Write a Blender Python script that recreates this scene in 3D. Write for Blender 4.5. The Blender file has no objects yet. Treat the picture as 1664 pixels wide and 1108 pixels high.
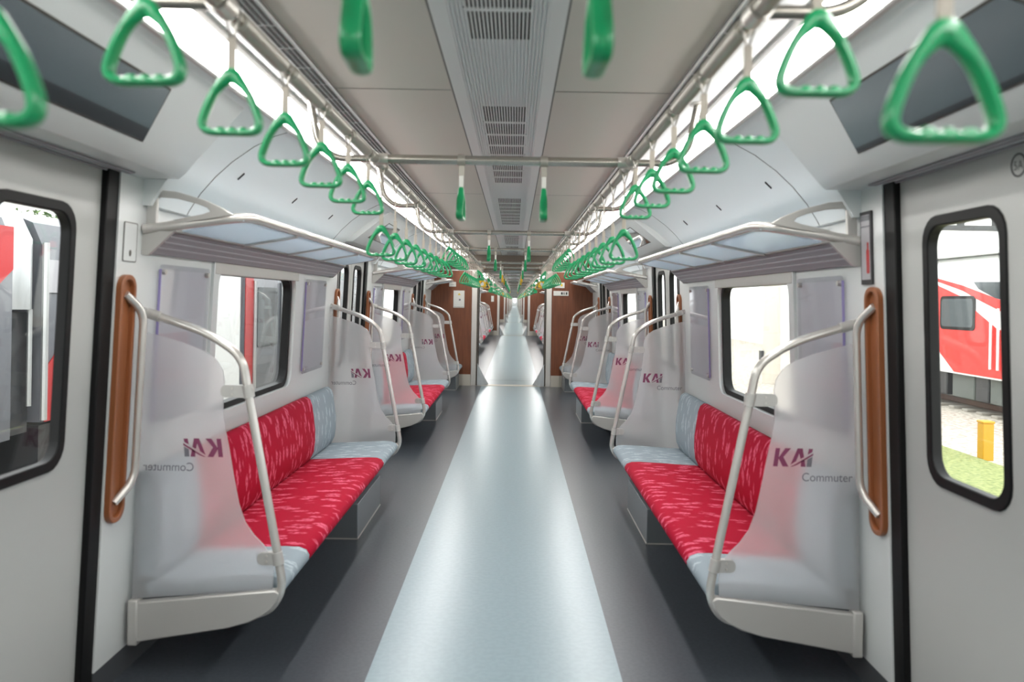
import bpy, bmesh, math, random
from mathutils import Matrix, Vector
random.seed(7)
SC = bpy.context.scene
COL = SC.collection
PI = math.pi

# ------------------------------------------------------------------ camera, sky, exposure
F_PX = 1281.0
EYE = Vector((0.055, 0.0, 1.45))
cam_d = bpy.data.cameras.new('camera')
cam = bpy.data.objects.new('camera', cam_d)
COL.objects.link(cam)
cam_d.sensor_width = 36.0
cam_d.lens = F_PX / 1664.0 * 36.0
cam_d.shift_x = -5.0 / 1664.0
cam_d.shift_y = -66.0 / 1664.0
cam_d.clip_start = 0.05
cam_d.clip_end = 600
cam_d.dof.use_dof = True
cam_d.dof.focus_distance = 8.0
cam_d.dof.aperture_fstop = 2.8
cam.matrix_world = Matrix.Translation(EYE) @ Matrix.Rotation(PI / 2, 4, 'X') @ Matrix.Rotation(math.radians(0.95), 4, 'Z')
SC.camera = cam

world = bpy.data.worlds.new('overcast_sky')
SC.world = world
world.use_nodes = True
bg = world.node_tree.nodes['Background']
bg.inputs[0].default_value = (0.95, 0.98, 1.0, 1)
bg.inputs[1].default_value = 2.8

SC.view_settings.view_transform = 'Standard'
SC.view_settings.look = 'None'
SC.view_settings.exposure = 0.58
SC.view_settings.gamma = 1.0
SC.view_settings.use_curve_mapping = False
LIGHT_STRENGTH = 16.0
SC.cycles.max_bounces = 10
SC.cycles.transparent_max_bounces = 24
SC.cycles.caustics_reflective = False

# ------------------------------------------------------------------ materials
def lin(c):
    return tuple((v / 12.92 if v <= 0.04045 else ((v + 0.055) / 1.055) ** 2.4) for v in c)

def rgb(r, g, b):
    return lin((r / 255, g / 255, b / 255)) + (1.0,)

def mat(name, col, rough=0.5, metal=0.0, spec=0.5, bump=None, coat=0.0):
    m = bpy.data.materials.new(name)
    m.use_nodes = True
    b = m.node_tree.nodes['Principled BSDF']
    b.inputs['Base Color'].default_value = col
    b.inputs['Roughness'].default_value = rough
    b.inputs['Metallic'].default_value = metal
    b.inputs['Specular IOR Level'].default_value = spec
    b.inputs['Coat Weight'].default_value = coat
    if bump:
        sc, st = bump
        nt = m.node_tree
        n = nt.nodes.new('ShaderNodeTexNoise'); n.inputs['Scale'].default_value = sc
        tc = nt.nodes.new('ShaderNodeTexCoord')
        bp = nt.nodes.new('ShaderNodeBump'); bp.inputs['Strength'].default_value = st
        bp.inputs['Distance'].default_value = 0.002
        nt.links.new(tc.outputs['Object'], n.inputs['Vector'])
        nt.links.new(n.outputs['Fac'], bp.inputs['Height'])
        nt.links.new(bp.outputs['Normal'], b.inputs['Normal'])
    return m

def vary(m, col2, scale, lo=0.4, hi=0.6, stretch=(1, 1, 1), detail=2.0):
    """mix a second colour over the base with a stretched noise"""
    nt = m.node_tree
    b = nt.nodes['Principled BSDF']
    tc = nt.nodes.new('ShaderNodeTexCoord')
    mp = nt.nodes.new('ShaderNodeMapping'); mp.inputs['Scale'].default_value = stretch
    n = nt.nodes.new('ShaderNodeTexNoise'); n.inputs['Scale'].default_value = scale; n.inputs['Detail'].default_value = detail
    r = nt.nodes.new('ShaderNodeMapRange'); r.inputs['From Min'].default_value = lo; r.inputs['From Max'].default_value = hi
    mx = nt.nodes.new('ShaderNodeMix'); mx.data_type = 'RGBA'
    mx.inputs[6].default_value = b.inputs['Base Color'].default_value
    mx.inputs[7].default_value = col2
    nt.links.new(tc.outputs['Object'], mp.inputs['Vector'])
    nt.links.new(mp.outputs['Vector'], n.inputs['Vector'])
    nt.links.new(n.outputs['Fac'], r.inputs['Value'])
    nt.links.new(r.outputs['Result'], mx.inputs[0])
    nt.links.new(mx.outputs[2], b.inputs['Base Color'])
    return m

M = {}
M['panel'] = mat('white_lining_panel', rgb(217, 220, 219), 0.32)
M['door'] = mat('grey_white_door_leaf', rgb(182, 183, 180), 0.35)
M['cove'] = mat('white_cove_panel', rgb(236, 240, 240), 0.4)
M['ceil'] = mat('ceiling_panel', rgb(216, 210, 201), 0.5)
M['ceilstrip'] = mat('ceiling_strip_metal', rgb(236, 236, 236), 0.45)
M['seam'] = mat('seam_line', rgb(110, 108, 104), 0.6)
M['dark'] = mat('dark_void', rgb(28, 27, 25), 0.8)
M['steel'] = mat('brushed_steel', rgb(212, 208, 202), 0.33, 0.75)
M['tube'] = mat('satin_tube', rgb(220, 216, 211), 0.26, 0.6)
M['railtube'] = mat('grey_rail_tube', rgb(176, 171, 162), 0.25, 0.85)
M['sleeve'] = mat('rail_sleeve', rgb(168, 164, 154), 0.35, 0.55)
M['alu'] = mat('satin_aluminium', rgb(194, 192, 188), 0.38, 0.35)
M['slope'] = mat('grey_ribbed_panel', rgb(150, 148, 152), 0.5)
M['brown'] = vary(mat('brown_wood_laminate', rgb(120, 68, 40), 0.42), rgb(106, 58, 34), 6, 0.35, 0.65, (6, 6, 0.5))
M['rib'] = mat('grey_panel_rib', rgb(170, 168, 172), 0.5)
M['grip_brown'] = mat('brown_grip_plate', rgb(150, 92, 58), 0.3)
M['black'] = mat('black_rubber', rgb(12, 12, 13), 0.5, 0, 0.25)
M['floor_l'] = vary(mat('pale_blue_vinyl', rgb(130, 148, 155), 0.28), rgb(135, 153, 160), 40, 0.4, 0.6)
M['floor_d'] = vary(mat('dark_grey_vinyl', rgb(62, 67, 73), 0.3, 0, 0.5), rgb(70, 75, 81), 60, 0.4, 0.6)
M['kick'] = mat('dark_kick_panel', rgb(74, 77, 80), 0.4)
M['beige'] = mat('beige_skirting', rgb(196, 190, 178), 0.4, 0.2)
M['box'] = mat('grey_equipment_box', rgb(118, 124, 128), 0.35, 0.3)
M['green'] = mat('green_plastic', rgb(24, 148, 92), 0.28)
M['yellow'] = mat('yellow_plastic', rgb(226, 182, 30), 0.3)
M['band'] = mat('grey_strap_band', rgb(172, 164, 152), 0.6)
M['wire'] = mat('strap_loop', rgb(150, 146, 138), 0.4, 0.5)
M['display'] = mat('black_glass_display', rgb(32, 40, 42), 0.05, 0.0, 1.0, coat=1.0)
M['bezel'] = mat('dark_bezel', rgb(70, 66, 60), 0.4)
M['gusset'] = mat('grey_bellows', rgb(176, 180, 182), 0.5)
M['header'] = mat('dark_gangway_header', rgb(82, 72, 62), 0.35)
M['red'] = mat('red_plastic', rgb(178, 40, 40), 0.4)
M['label'] = mat('pale_sign', rgb(214, 214, 208), 0.4)
M['ink'] = mat('dark_ink', rgb(52, 50, 52), 0.6)
M['logo'] = mat('purple_logo_print', rgb(130, 60, 94), 0.5)
M['logogrey'] = mat('grey_logo_print', rgb(120, 118, 126), 0.5)
M['yellowink'] = mat('yellow_sign_ink', rgb(220, 190, 40), 0.5)
M['purple'] = mat('purple_acrylic_edge', rgb(150, 140, 190), 0.3)
M['t_silver'] = mat('stainless_train_skin', rgb(186, 188, 188), 0.3, 0.6)
M['t_white'] = mat('white_train_paint', rgb(236, 236, 234), 0.35)
M['t_red'] = mat('red_train_paint', rgb(214, 44, 38), 0.35)
M['t_crimson'] = mat('dark_red_train_paint', rgb(176, 34, 38), 0.35)
M['t_grey'] = mat('grey_train_paint', rgb(92, 94, 100), 0.35)
M['t_dark'] = mat('dark_train_gap', rgb(42, 44, 48), 0.4)
M['t_glass'] = mat('dark_train_glass', rgb(60, 68, 72), 0.08)
M['under'] = mat('underframe_grey', rgb(88, 94, 90), 0.6)
M['rail'] = mat('rusty_rail', rgb(112, 86, 74), 0.6)
M['sleeper'] = mat('concrete_sleeper', rgb(150, 144, 134), 0.8)
M['gravel'] = vary(mat('pale_gravel', rgb(206, 198, 184), 0.9, bump=(30, 1.0)), rgb(150, 142, 130), 9, 0.42, 0.62, (1, 1, 1), 8)
M['grass'] = vary(mat('yellow_green_grass', rgb(146, 152, 96), 0.9), rgb(104, 118, 66), 14, 0.4, 0.65, (1, 1, 1), 6)
M['pole'] = mat('pale_concrete', rgb(214, 208, 196), 0.8)
M['leaf'] = vary(mat('tree_leaves', rgb(96, 120, 62), 0.8), rgb(52, 78, 38), 4, 0.4, 0.6)
M['bark'] = mat('tree_bark', rgb(96, 78, 62), 0.9)
M['post_y'] = mat('yellow_post_paint', rgb(196, 144, 24), 0.5)
M['gantry'] = mat('gantry_steel', rgb(84, 86, 86), 0.6, 0.4)

def emit(name, col, s):
    m = bpy.data.materials.new(name); m.use_nodes = True
    nt = m.node_tree
    nt.nodes.clear()
    e = nt.nodes.new('ShaderNodeEmission'); e.inputs[0].default_value = col; e.inputs[1].default_value = s
    o = nt.nodes.new('ShaderNodeOutputMaterial')
    nt.links.new(e.outputs[0], o.inputs[0])
    return m
M['lamp'] = emit('lit_diffuser', (1.0, 0.98, 0.95, 1), LIGHT_STRENGTH)

def facing(nt, lo, hi):
    """reflection share rising toward grazing view, the same from both sides of the sheet"""
    lw = nt.nodes.new('ShaderNodeLayerWeight'); lw.inputs['Blend'].default_value = 0.5
    pw = nt.nodes.new('ShaderNodeMath'); pw.operation = 'POWER'; pw.inputs[1].default_value = 4.0
    mr = nt.nodes.new('ShaderNodeMapRange'); mr.inputs['To Min'].default_value = lo; mr.inputs['To Max'].default_value = hi
    nt.links.new(lw.outputs['Facing'], pw.inputs[0]); nt.links.new(pw.outputs[0], mr.inputs['Value'])
    return mr.outputs['Result']

def clear_glass(name, tint, gloss_rough=0.02, base=0.05):
    m = bpy.data.materials.new(name); m.use_nodes = True
    nt = m.node_tree; nt.nodes.clear()
    t = nt.nodes.new('ShaderNodeBsdfTransparent'); t.inputs[0].default_value = tint
    g = nt.nodes.new('ShaderNodeBsdfGlossy'); g.inputs['Roughness'].default_value = gloss_rough
    f = facing(nt, 0.03, 0.55)
    mx = nt.nodes.new('ShaderNodeMixShader')
    o = nt.nodes.new('ShaderNodeOutputMaterial')
    nt.links.new(f, mx.inputs[0]); nt.links.new(t.outputs[0], mx.inputs[1]); nt.links.new(g.outputs[0], mx.inputs[2])
    nt.links.new(mx.outputs[0], o.inputs[0])
    return m
M['glass'] = clear_glass('window_glass', (0.95, 0.96, 0.95, 1))
M['acrylic'] = clear_glass('clear_acrylic', (0.90, 0.90, 0.92, 1), 0.04)

def frosted(name, body, w_trans, w_body, rough=0.45):
    """frosted sheet: rough see-through plus a milky scattering share"""
    m = bpy.data.materials.new(name); m.use_nodes = True
    nt = m.node_tree; nt.nodes.clear()
    rf = nt.nodes.new('ShaderNodeBsdfRefraction'); rf.inputs['Color'].default_value = (0.99, 0.99, 1.0, 1)
    rf.inputs['Roughness'].default_value = rough; rf.inputs['IOR'].default_value = 1.12
    tp = nt.nodes.new('ShaderNodeBsdfTransparent'); tp.inputs[0].default_value = (0.98, 0.98, 0.99, 1)
    tl = nt.nodes.new('ShaderNodeBsdfTranslucent'); tl.inputs[0].default_value = body
    df = nt.nodes.new('ShaderNodeBsdfDiffuse'); df.inputs[0].default_value = body
    gl = nt.nodes.new('ShaderNodeBsdfGlossy'); gl.inputs['Roughness'].default_value = 0.18
    fr = facing(nt, 0.04, 0.45)
    m1 = nt.nodes.new('ShaderNodeMixShader'); m1.inputs[0].default_value = w_trans   # refraction -> transparent
    m2 = nt.nodes.new('ShaderNodeMixShader'); m2.inputs[0].default_value = 0.5
    m3 = nt.nodes.new('ShaderNodeMixShader'); m3.inputs[0].default_value = w_body
    m4 = nt.nodes.new('ShaderNodeMixShader')
    o = nt.nodes.new('ShaderNodeOutputMaterial')
    L = nt.links.new
    L(rf.outputs[0], m1.inputs[1]); L(tp.outputs[0], m1.inputs[2])
    L(tl.outputs[0], m2.inputs[1]); L(df.outputs[0], m2.inputs[2])
    L(m1.outputs[0], m3.inputs[1]); L(m2.outputs[0], m3.inputs[2])
    L(fr, m4.inputs[0]); L(m3.outputs[0], m4.inputs[1]); L(gl.outputs[0], m4.inputs[2])
    L(m4.outputs[0], o.inputs[0])
    return m
M['frost'] = frosted('frosted_screen_glass', (0.95, 0.95, 0.955, 1), 0.34, 0.26, 0.36)
M['shelf'] = frosted('frosted_shelf_glass', (0.74, 0.87, 0.97, 1), 0.3, 0.7)

def fabric(name, base, fleck, lo, hi):
    m = mat(name, base, 0.85, 0, 0.2, bump=(400, 0.25))
    nt = m.node_tree; b = nt.nodes['Principled BSDF']
    tc = nt.nodes.new('ShaderNodeTexCoord')
    # woven leaf flecks: stretched cells, each leaf cut by fine ribs
    mp = nt.nodes.new('ShaderNodeMapping'); mp.inputs['Scale'].default_value = (8.5, 21, 8.5); mp.inputs['Rotation'].default_value = (0, 0, 0.25)
    v = nt.nodes.new('ShaderNodeTexVoronoi'); v.inputs['Scale'].default_value = 1.0; v.inputs['Randomness'].default_value = 0.85
    n1 = nt.nodes.new('ShaderNodeTexNoise'); n1.inputs['Scale'].default_value = 3.0
    ad = nt.nodes.new('ShaderNodeMath'); ad.operation = 'MULTIPLY_ADD'; ad.inputs[1].default_value = 0.35
    r1 = nt.nodes.new('ShaderNodeMapRange'); r1.inputs['From Min'].default_value = lo; r1.inputs['From Max'].default_value = hi
    mp2 = nt.nodes.new('ShaderNodeMapping'); mp2.inputs['Scale'].default_value = (60, 150, 60); mp2.inputs['Rotation'].default_value = (0, 0, 0.5)
    n2 = nt.nodes.new('ShaderNodeTexNoise'); n2.inputs['Scale'].default_value = 1.0; n2.inputs['Detail'].default_value = 0.0
    r2 = nt.nodes.new('ShaderNodeMapRange'); r2.inputs['From Min'].default_value = 0.3; r2.inputs['From Max'].default_value = 0.5
    mu = nt.nodes.new('ShaderNodeMath'); mu.operation = 'MULTIPLY'
    mx = nt.nodes.new('ShaderNodeMix'); mx.data_type = 'RGBA'
    mx.inputs[6].default_value = base; mx.inputs[7].default_value = fleck
    L = nt.links.new
    L(tc.outputs['Object'], mp.inputs[0]); L(mp.outputs[0], v.inputs['Vector']); L(mp.outputs[0], n1.inputs['Vector'])
    L(n1.outputs['Fac'], ad.inputs[0]); L(v.outputs['Distance'], ad.inputs[2]); L(ad.outputs[0], r1.inputs['Value'])
    L(tc.outputs['Object'], mp2.inputs[0]); L(mp2.outputs[0], n2.inputs['Vector']); L(n2.outputs['Fac'], r2.inputs['Value'])
    L(r1.outputs[0], mu.inputs[0]); L(r2.outputs[0], mu.inputs[1])
    L(mu.outputs[0], mx.inputs[0]); L(mx.outputs[2], b.inputs['Base Color'])
    return m
M['seat_red'] = fabric('red_leaf_fabric', rgb(164, 2, 42), rgb(214, 92, 118), 0.60, 0.48)
M['seat_grey'] = fabric('grey_leaf_fabric', rgb(144, 156, 163), rgb(176, 188, 195), 0.58, 0.44)

# ------------------------------------------------------------------ mesh helpers
class MB:
    def __init__(s):
        s.v = []; s.f = []; s.mi = []
    def add(s, vs, fs, mi=0):
        o = len(s.v); s.v += [tuple(p) for p in vs]
        s.f += [tuple(i + o for i in f) for f in fs]; s.mi += [mi] * len(fs)
        return s
    def box(s, x0, x1, y0, y1, z0, z1, mi=0, fn=None):
        vs = [(x, y, z) for z in (z0, z1) for y in (y0, y1) for x in (x0, x1)]
        if fn: vs = [fn(*p) for p in vs]
        return s.add(vs, [(0, 2, 3, 1), (4, 5, 7, 6), (0, 1, 5, 4), (2, 6, 7, 3), (0, 4, 6, 2), (1, 3, 7, 5)], mi)
    def rings(s, rings, closed_ring=True, caps=True, loop=False, mi=0):
        n = len(rings[0]); o = len(s.v)
        for r in rings: s.v += [tuple(p) for p in r]
        m = len(rings); fs = []
        for i in range(m if loop else m - 1):
            a, b = i * n, ((i + 1) % m) * n
            for j in range(n if closed_ring else n - 1):
                k = (j + 1) % n
                fs.append((a + j, a + k, b + k, b + j))
        if caps and not loop:
            fs.append(tuple(range(n))[::-1]); fs.append(tuple((m - 1) * n + j for j in range(n)))
        s.f += [tuple(i + o for i in f) for f in fs]; s.mi += [mi] * len(fs)
        return s
    def prism_y(s, prof, y0, y1, mi=0, rnd=0.0):
        """(x,z) outline swept along y, ends optionally eased"""
        if rnd:
            cx = sum(p[0] for p in prof) / len(prof); cz = sum(p[1] for p in prof) / len(prof)
            def sh(k):
                out = []
                for x, z in prof:
                    d = math.hypot(x - cx, z - cz) or 1
                    q = max(0.0, 1 - k / d); out.append((cx + (x - cx) * q, cz + (z - cz) * q))
                return out
            rr = []
            for t in (0, 0.3, 0.6, 1): 
                rr.append((y0 + rnd * (1 - math.cos(t * PI / 2)), rnd * (1 - math.sin(t * PI / 2))))
            seq = rr + [(y1 - (a - y0), k) for a, k in rr[::-1]]
            return s.rings([[(x, y, z) for x, z in sh(k)] for y, k in seq], mi=mi)
        return s.rings([[(x, y, z) for x, z in prof] for y in (y0, y1)], mi=mi)
    def prism(s, pts, fn, d0, d1, mi=0):
        return s.rings([[fn(u, v, d) for u, v in pts] for d in (d0, d1)], mi=mi)
    def ring_plate(s, outer, inner, fn, d0, d1, mi=0):
        return s.rings([[fn(u, v, d0) for u, v in outer], [fn(u, v, d1) for u, v in outer],
                        [fn(u, v, d1) for u, v in inner], [fn(u, v, d0) for u, v in inner]], loop=True, mi=mi)
    def tube(s, path, r, n=10, loop=False, mi=0, flat=None):
        P = [Vector(p) for p in path]; rings = []; up = None; m = len(P)
        for i in range(m):
            if loop: t = P[(i + 1) % m] - P[i - 1]
            else: t = P[min(i + 1, m - 1)] - P[max(i - 1, 0)]
            t.normalize()
            if up is None:
                up = Vector((0, 0, 1)) if abs(t.z) < 0.9 else Vector((0, 1, 0))
            a = up - t * up.dot(t)
            if a.length < 1e-6: a = t.orthogonal()
            a.normalize(); b = t.cross(a); up = a
            rr = r[i] if isinstance(r, (list, tuple)) else r
            fa = flat or 1.0
            rings.append([P[i] + a * (rr * math.cos(2 * PI * k / n)) + b * (rr * fa * math.sin(2 * PI * k / n)) for k in range(n)])
        return s.rings(rings, caps=not loop, loop=loop, mi=mi)
    def build(s, name, mats, parent=None, sx=1, smooth=35, bevel=0.0, seg=2):
        me = bpy.data.meshes.new(name)
        vs = [(sx * x, y, z) for x, y, z in s.v] if sx != 1 else s.v
        me.from_pydata(vs, [], s.f)
        if not isinstance(mats, (list, tuple)): mats = [mats]
        for m in mats: me.materials.append(m)
        me.polygons.foreach_set('material_index', s.mi)
        bm = bmesh.new(); bm.from_mesh(me)
        bmesh.ops.recalc_face_normals(bm, faces=bm.faces)
        bm.to_mesh(me); bm.free()
        if smooth:
            me.polygons.foreach_set('use_smooth', [True] * len(me.polygons))
            me.set_sharp_from_angle(angle=math.radians(smooth))
        o = bpy.data.objects.new(name, me); COL.objects.link(o)
        if parent: o.parent = parent
        if bevel:
            b = o.modifiers.new('edge', 'BEVEL'); b.width = bevel; b.segments = seg; b.limit_method = 'ANGLE'; b.angle_limit = math.radians(40)
        return o

def rrect(u0, u1, v0, v1, r, n=5):
    pts = []
    for cx, cy, a0 in ((u1 - r, v0 + r, -PI / 2), (u1 - r, v1 - r, 0), (u0 + r, v1 - r, PI / 2), (u0 + r, v0 + r, PI)):
        for k in range(n + 1):
            a = a0 + PI / 2 * k / n
            pts.append((cx + r * math.cos(a), cy + r * math.sin(a)))
    return pts

def smooth_path(pts, rad, n=6):
    """polyline with its inner corners rounded"""
    P = [Vector(p) for p in pts]; out = [P[0]]
    for i in range(1, len(P) - 1):
        r = rad[i - 1] if isinstance(rad, (list, tuple)) else rad
        a = P[i - 1] - P[i]; b = P[i + 1] - P[i]
        d = min(r, a.length * 0.49, b.length * 0.49)
        p0 = P[i] + a.normalized() * d; p1 = P[i] + b.normalized() * d
        for k in range(n + 1):
            t = k / n
            out.append((1 - t) ** 2 * p0 + 2 * t * (1 - t) * P[i] + t * t * p1)
    out.append(P[-1]); return out

def tag(o, label=None, cat=None, group=None, kind=None):
    if label: o['label'] = label
    if cat: o['category'] = cat
    if group: o['group'] = group
    if kind: o['kind'] = kind
    return o

def thing(name, loc, label, cat, group=None, rz=0):
    o = bpy.data.objects.new(name, None); COL.objects.link(o)
    o.empty_display_size = 0.05
    o.location = loc; o.rotation_euler = (0, 0, rz)
    return tag(o, label, cat, group)

KIDS = {}
def kids(o):
    return [c for c in o.children]
def dup(o, loc=None, rz=None, label=None, group=None, parent=None):
    c = o.copy(); COL.objects.link(c)
    if parent is not None: c.parent = parent
    if loc is not None: c.location = loc
    if rz is not None: c.rotation_euler = (0, 0, rz)
    if label: c['label'] = label
    if group: c['group'] = group
    for ch in list(o.children): dup(ch, parent=c)
    return c

def struct(o):
    o['kind'] = 'structure'; return o

ORD = ['first', 'second', 'third', 'fourth', 'fifth', 'sixth', 'seventh', 'eighth', 'ninth', 'tenth', 'eleventh', 'twelfth',
       'thirteenth', 'fourteenth', 'fifteenth', 'sixteenth', 'seventeenth', 'eighteenth']
SIDE = {-1: 'left-hand', 1: 'right-hand'}
SNAME = {-1: 'left', 1: 'right'}

# ------------------------------------------------------------------ layout of the train (metres; y runs forward)
Y_BACK = -3.6
CAR1 = (Y_BACK, 13.30)
GANG = 1.0
CARS = [CAR1]
y = 13.30
for k in range(9):
    CARS.append((y + GANG, y + GANG + 18.2)); y += GANG + 18.2
DOORS1 = [(1.28, 2.80), (6.27, 7.55), (10.92, 12.22)]
SCREENS1 = [3.02, 6.10, 7.75, 10.72, 12.45]
C2 = CARS[1][0]
DOORS2 = [(C2 + a - 0.65, C2 + a + 0.65) for a in (1.75, 6.55, 11.4, 16.3)]
WX = lambda z: 1.424 - 0.039 * z      # lining of the side wall at height z
DX = lambda z: 1.452 - 0.039 * z      # door leaves, set back a little
ZD = 1.885                            # underside of the boxes over the doors
Z_C = 2.21

# ------------------------------------------------------------------ shell
def floor_of(y0, y1, name='floor'):
    m = MB()
    m.box(-1.47, -0.49, y0, y1, -0.06, 0, 1); m.box(0.49, 1.47, y0, y1, -0.06, 0, 1); m.box(-0.49, 0.49, y0, y1, -0.06, 0, 0)
    return struct(m.build(name, [M['floor_l'], M['floor_d']], smooth=0))

def ceiling_of(y0, y1, detail=True):
    m = MB()
    for s in (-1, 1):
        m.box(s * 0.185, s * 0.61, y0, y1, Z_C, Z_C + 0.03, 0)
        m.box(s * 0.61, s * 0.79, y0, y1, Z_C - 0.006, Z_C + 0.03, 1)
        if detail:
            yy = 0.06
            while yy < y1:
                m.box(s * 0.19, s * 0.61, yy, yy + 0.004, Z_C - 0.0006, Z_C, 2); yy += 2.8
            m.box(s * 0.181, s * 0.187, y0, y1, Z_C - 0.001, Z_C + 0.01, 2)
            m.box(s * 0.607, s * 0.611, y0, y1, Z_C - 0.008, Z_C, 2)
    rf = MB(); rf.box(-1.47, 1.47, y0, y1, 2.33, 2.37, 0); struct(rf.build('roof', M['ceil'], smooth=0))
    o = struct(m.build('ceiling', [M['ceil'], M['ceilstrip'], M['seam']], smooth=0))
    m = MB()
    m.box(-0.181, 0.181, y0, y1, Z_C + 0.0035, Z_C + 0.03)
    for s in (-1, 1): m.box(s * 0.135, s * 0.181, y0, y1, Z_C - 0.002, Z_C + 0.008)
    if detail:
        n = 25
        for k in range(n):
            x = -0.13 + 0.26 * k / (n - 1)
            m.box(x - 0.0024, x + 0.0024, y0, y1, Z_C - 0.004, Z_C + 0.008)
    struct(m.build('trim_1', M['ceilstrip'], smooth=0))
    if detail:
        for s in (-1, 1):
            m = MB(); yy = y0
            while yy < y1:
                for x in (0.632, 0.650, 0.668):
                    m.box(s * (x - 0.0055), s * (x + 0.0055), yy, min(yy + 0.19, y1), Z_C - 0.0075, Z_C - 0.004)
                yy += 0.2
            struct(m.build('trim_2', M['dark'], smooth=0))
    return o

COVE = [(0.90, 2.14), (0.96, 2.122), (1.05, 2.075), (1.14, 2.01), (1.21, 1.945), (1.27, 1.875), (1.315, 1.805), (1.325, 1.785)]
def cove_of(y0, y1, s, over_door=False):
    prof = COVE + [(1.47, 1.785), (1.47, 2.32), (0.79, 2.32), (0.79, 2.21), (0.90, 2.21)]
    if over_door: prof = COVE[:5] + [(1.247, 1.90), (1.47, 1.90), (1.47, 2.32), (0.79, 2.32), (0.79, 2.21), (0.90, 2.21)]
    m = MB(); m.prism_y(prof, y0, y1)
    return struct(m.build('trim_3', M['cove'], sx=s))

def wall_of(y0, y1, s, openings):
    """side wall lining cut into cells round its openings"""
    ys = sorted({y0, y1, *[a for o in openings for a in o[:2]]})
    zs = sorted({0.0, 0.1, 0.36, 1.905, *[a for o in openings for a in o[2:]]})
    m = MB()
    for a, b in zip(ys, ys[1:]):
        for c, d in zip(zs, zs[1:]):
            ym, zm = (a + b) / 2, (c + d) / 2
            if any(o[0] < ym < o[1] and o[2] < zm < o[3] for o in openings): continue
            m.box(0, 0.075, a, b, c, d, 1 if d <= 0.1 else 0, fn=lambda x, yy, z: (WX(z) + x, yy, z))
    return struct(m.build('wall_' + SNAME[s], [M['panel'], M['kick']], sx=s, smooth=0))

def roundwin(y0, y1, z0, z1, s, n, parent_name='window_%d'):
    """fixed window with black gasket and white surround"""
    fn = lambda u, v, d: (WX(v) + d, u, v)
    root = bpy.data.objects.new(parent_name % n, None); COL.objects.link(root); struct(root)
    m = MB(); m.ring_plate(rrect(y0 - 0.045, y1 + 0.045, z0 - 0.03, z1 + 0.02, 0.03), rrect(y0 + 0.02, y1 - 0.02, z0 + 0.02, z1 - 0.02, 0.09), fn, -0.014, 0.03)
    m.build('frame', M['panel'], root, sx=s)
    m = MB(); m.ring_plate(rrect(y0 + 0.012, y1 - 0.012, z0 + 0.012, z1 - 0.012, 0.09), rrect(y0 + 0.05, y1 - 0.05, z0 + 0.05, z1 - 0.05, 0.08), fn, 0.012, 0.06)
    m.build('gasket', M['black'], root, sx=s)
    m = MB(); m.prism(rrect(y0 + 0.04, y1 - 0.04, z0 + 0.04, z1 - 0.04, 0.08), fn, 0.045, 0.051)
    m.build('pane', M['glass'], root, sx=s)
    m = MB(); m.box(-0.016, 0.004, y0 - 0.03, y1 + 0.03, z1 - 0.05, z1 + 0.025, fn=lambda x, yy, z: (WX(z) + x, yy, z))
    m.build('blind_box', M['alu'], root, sx=s, bevel=0.004)
    return root

def door_of(y0, y1, s, n, sign=False):
    fn = lambda u, v, d: (DX(v) + d, u, v)
    root = bpy.data.objects.new('door_%d' % n, None); COL.objects.link(root); struct(root)
    ym = (y0 + y1) / 2
    for a, b, flip in ((y0, ym - 0.004, 1), (ym + 0.004, y1, -1)):
        w = b - a
        # the pane sits nearer the meeting edge of the two leaves
        wa, wb = (a + w * 0.30, b - 0.10) if flip > 0 else (a + 0.10, b - w * 0.30)
        z0, z1 = 0.885, 1.735
        m = MB(); m.ring_plate(rrect(a, b, 0.02, ZD + 0.03, 0.004), rrect(wa + 0.01, wb - 0.01, z0 + 0.01, z1 - 0.01, 0.075), fn, 0, 0.035)
        leaf = m.build('leaf', M['door'], root, sx=s)
        m = MB(); m.ring_plate(rrect(wa - 0.006, wb + 0.006, z0 - 0.006, z1 + 0.006, 0.085), rrect(wa + 0.028, wb - 0.028, z0 + 0.028, z1 - 0.028, 0.065), fn, -0.006, 0.03)
        m.build('window_gasket', M['black'], leaf, sx=s, bevel=0.004)
        m = MB(); m.prism(rrect(wa + 0.02, wb - 0.02, z0 + 0.02, z1 - 0.02, 0.06), fn, 0.012, 0.018)
        m.build('pane', M['glass'], leaf, sx=s)
        m = MB(); m.box(-0.022, 0.012, (b - 0.075) if flip < 0 else a - 0.02, (b + 0.02) if flip < 0 else a + 0.075, 0.02, ZD + 0.02, fn=lambda x, yy, z: (DX(z) + x, yy, z))
        m.build('edge_seal', M['black'], root, sx=s, bevel=0.005)
        if sign and flip < 0:
            c = (a + 0.041, 1.83)
            m = MB()
            m.ring_plate([(c[0] + 0.032 * math.cos(t * PI / 12), c[1] + 0.032 * math.sin(t * PI / 12)) for t in range(24)],
                         [(c[0] + 0.027 * math.cos(t * PI / 12), c[1] + 0.027 * math.sin(t * PI / 12)) for t in range(24)], fn, -0.001, 0.001)
            sg = m.build('door_number', M['ink'], leaf, sx=s)
            t = text_mesh('5A', 0.034)
            m = MB(); m.add([fn(c[0] - 0.001 + (0.021 - px_), c[1] - 0.012 + pz_, -0.0008) for px_, pz_ in t[0]], t[1])
            m.build('number', M['ink'], sg, sx=s, smooth=0)
    return root

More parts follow.
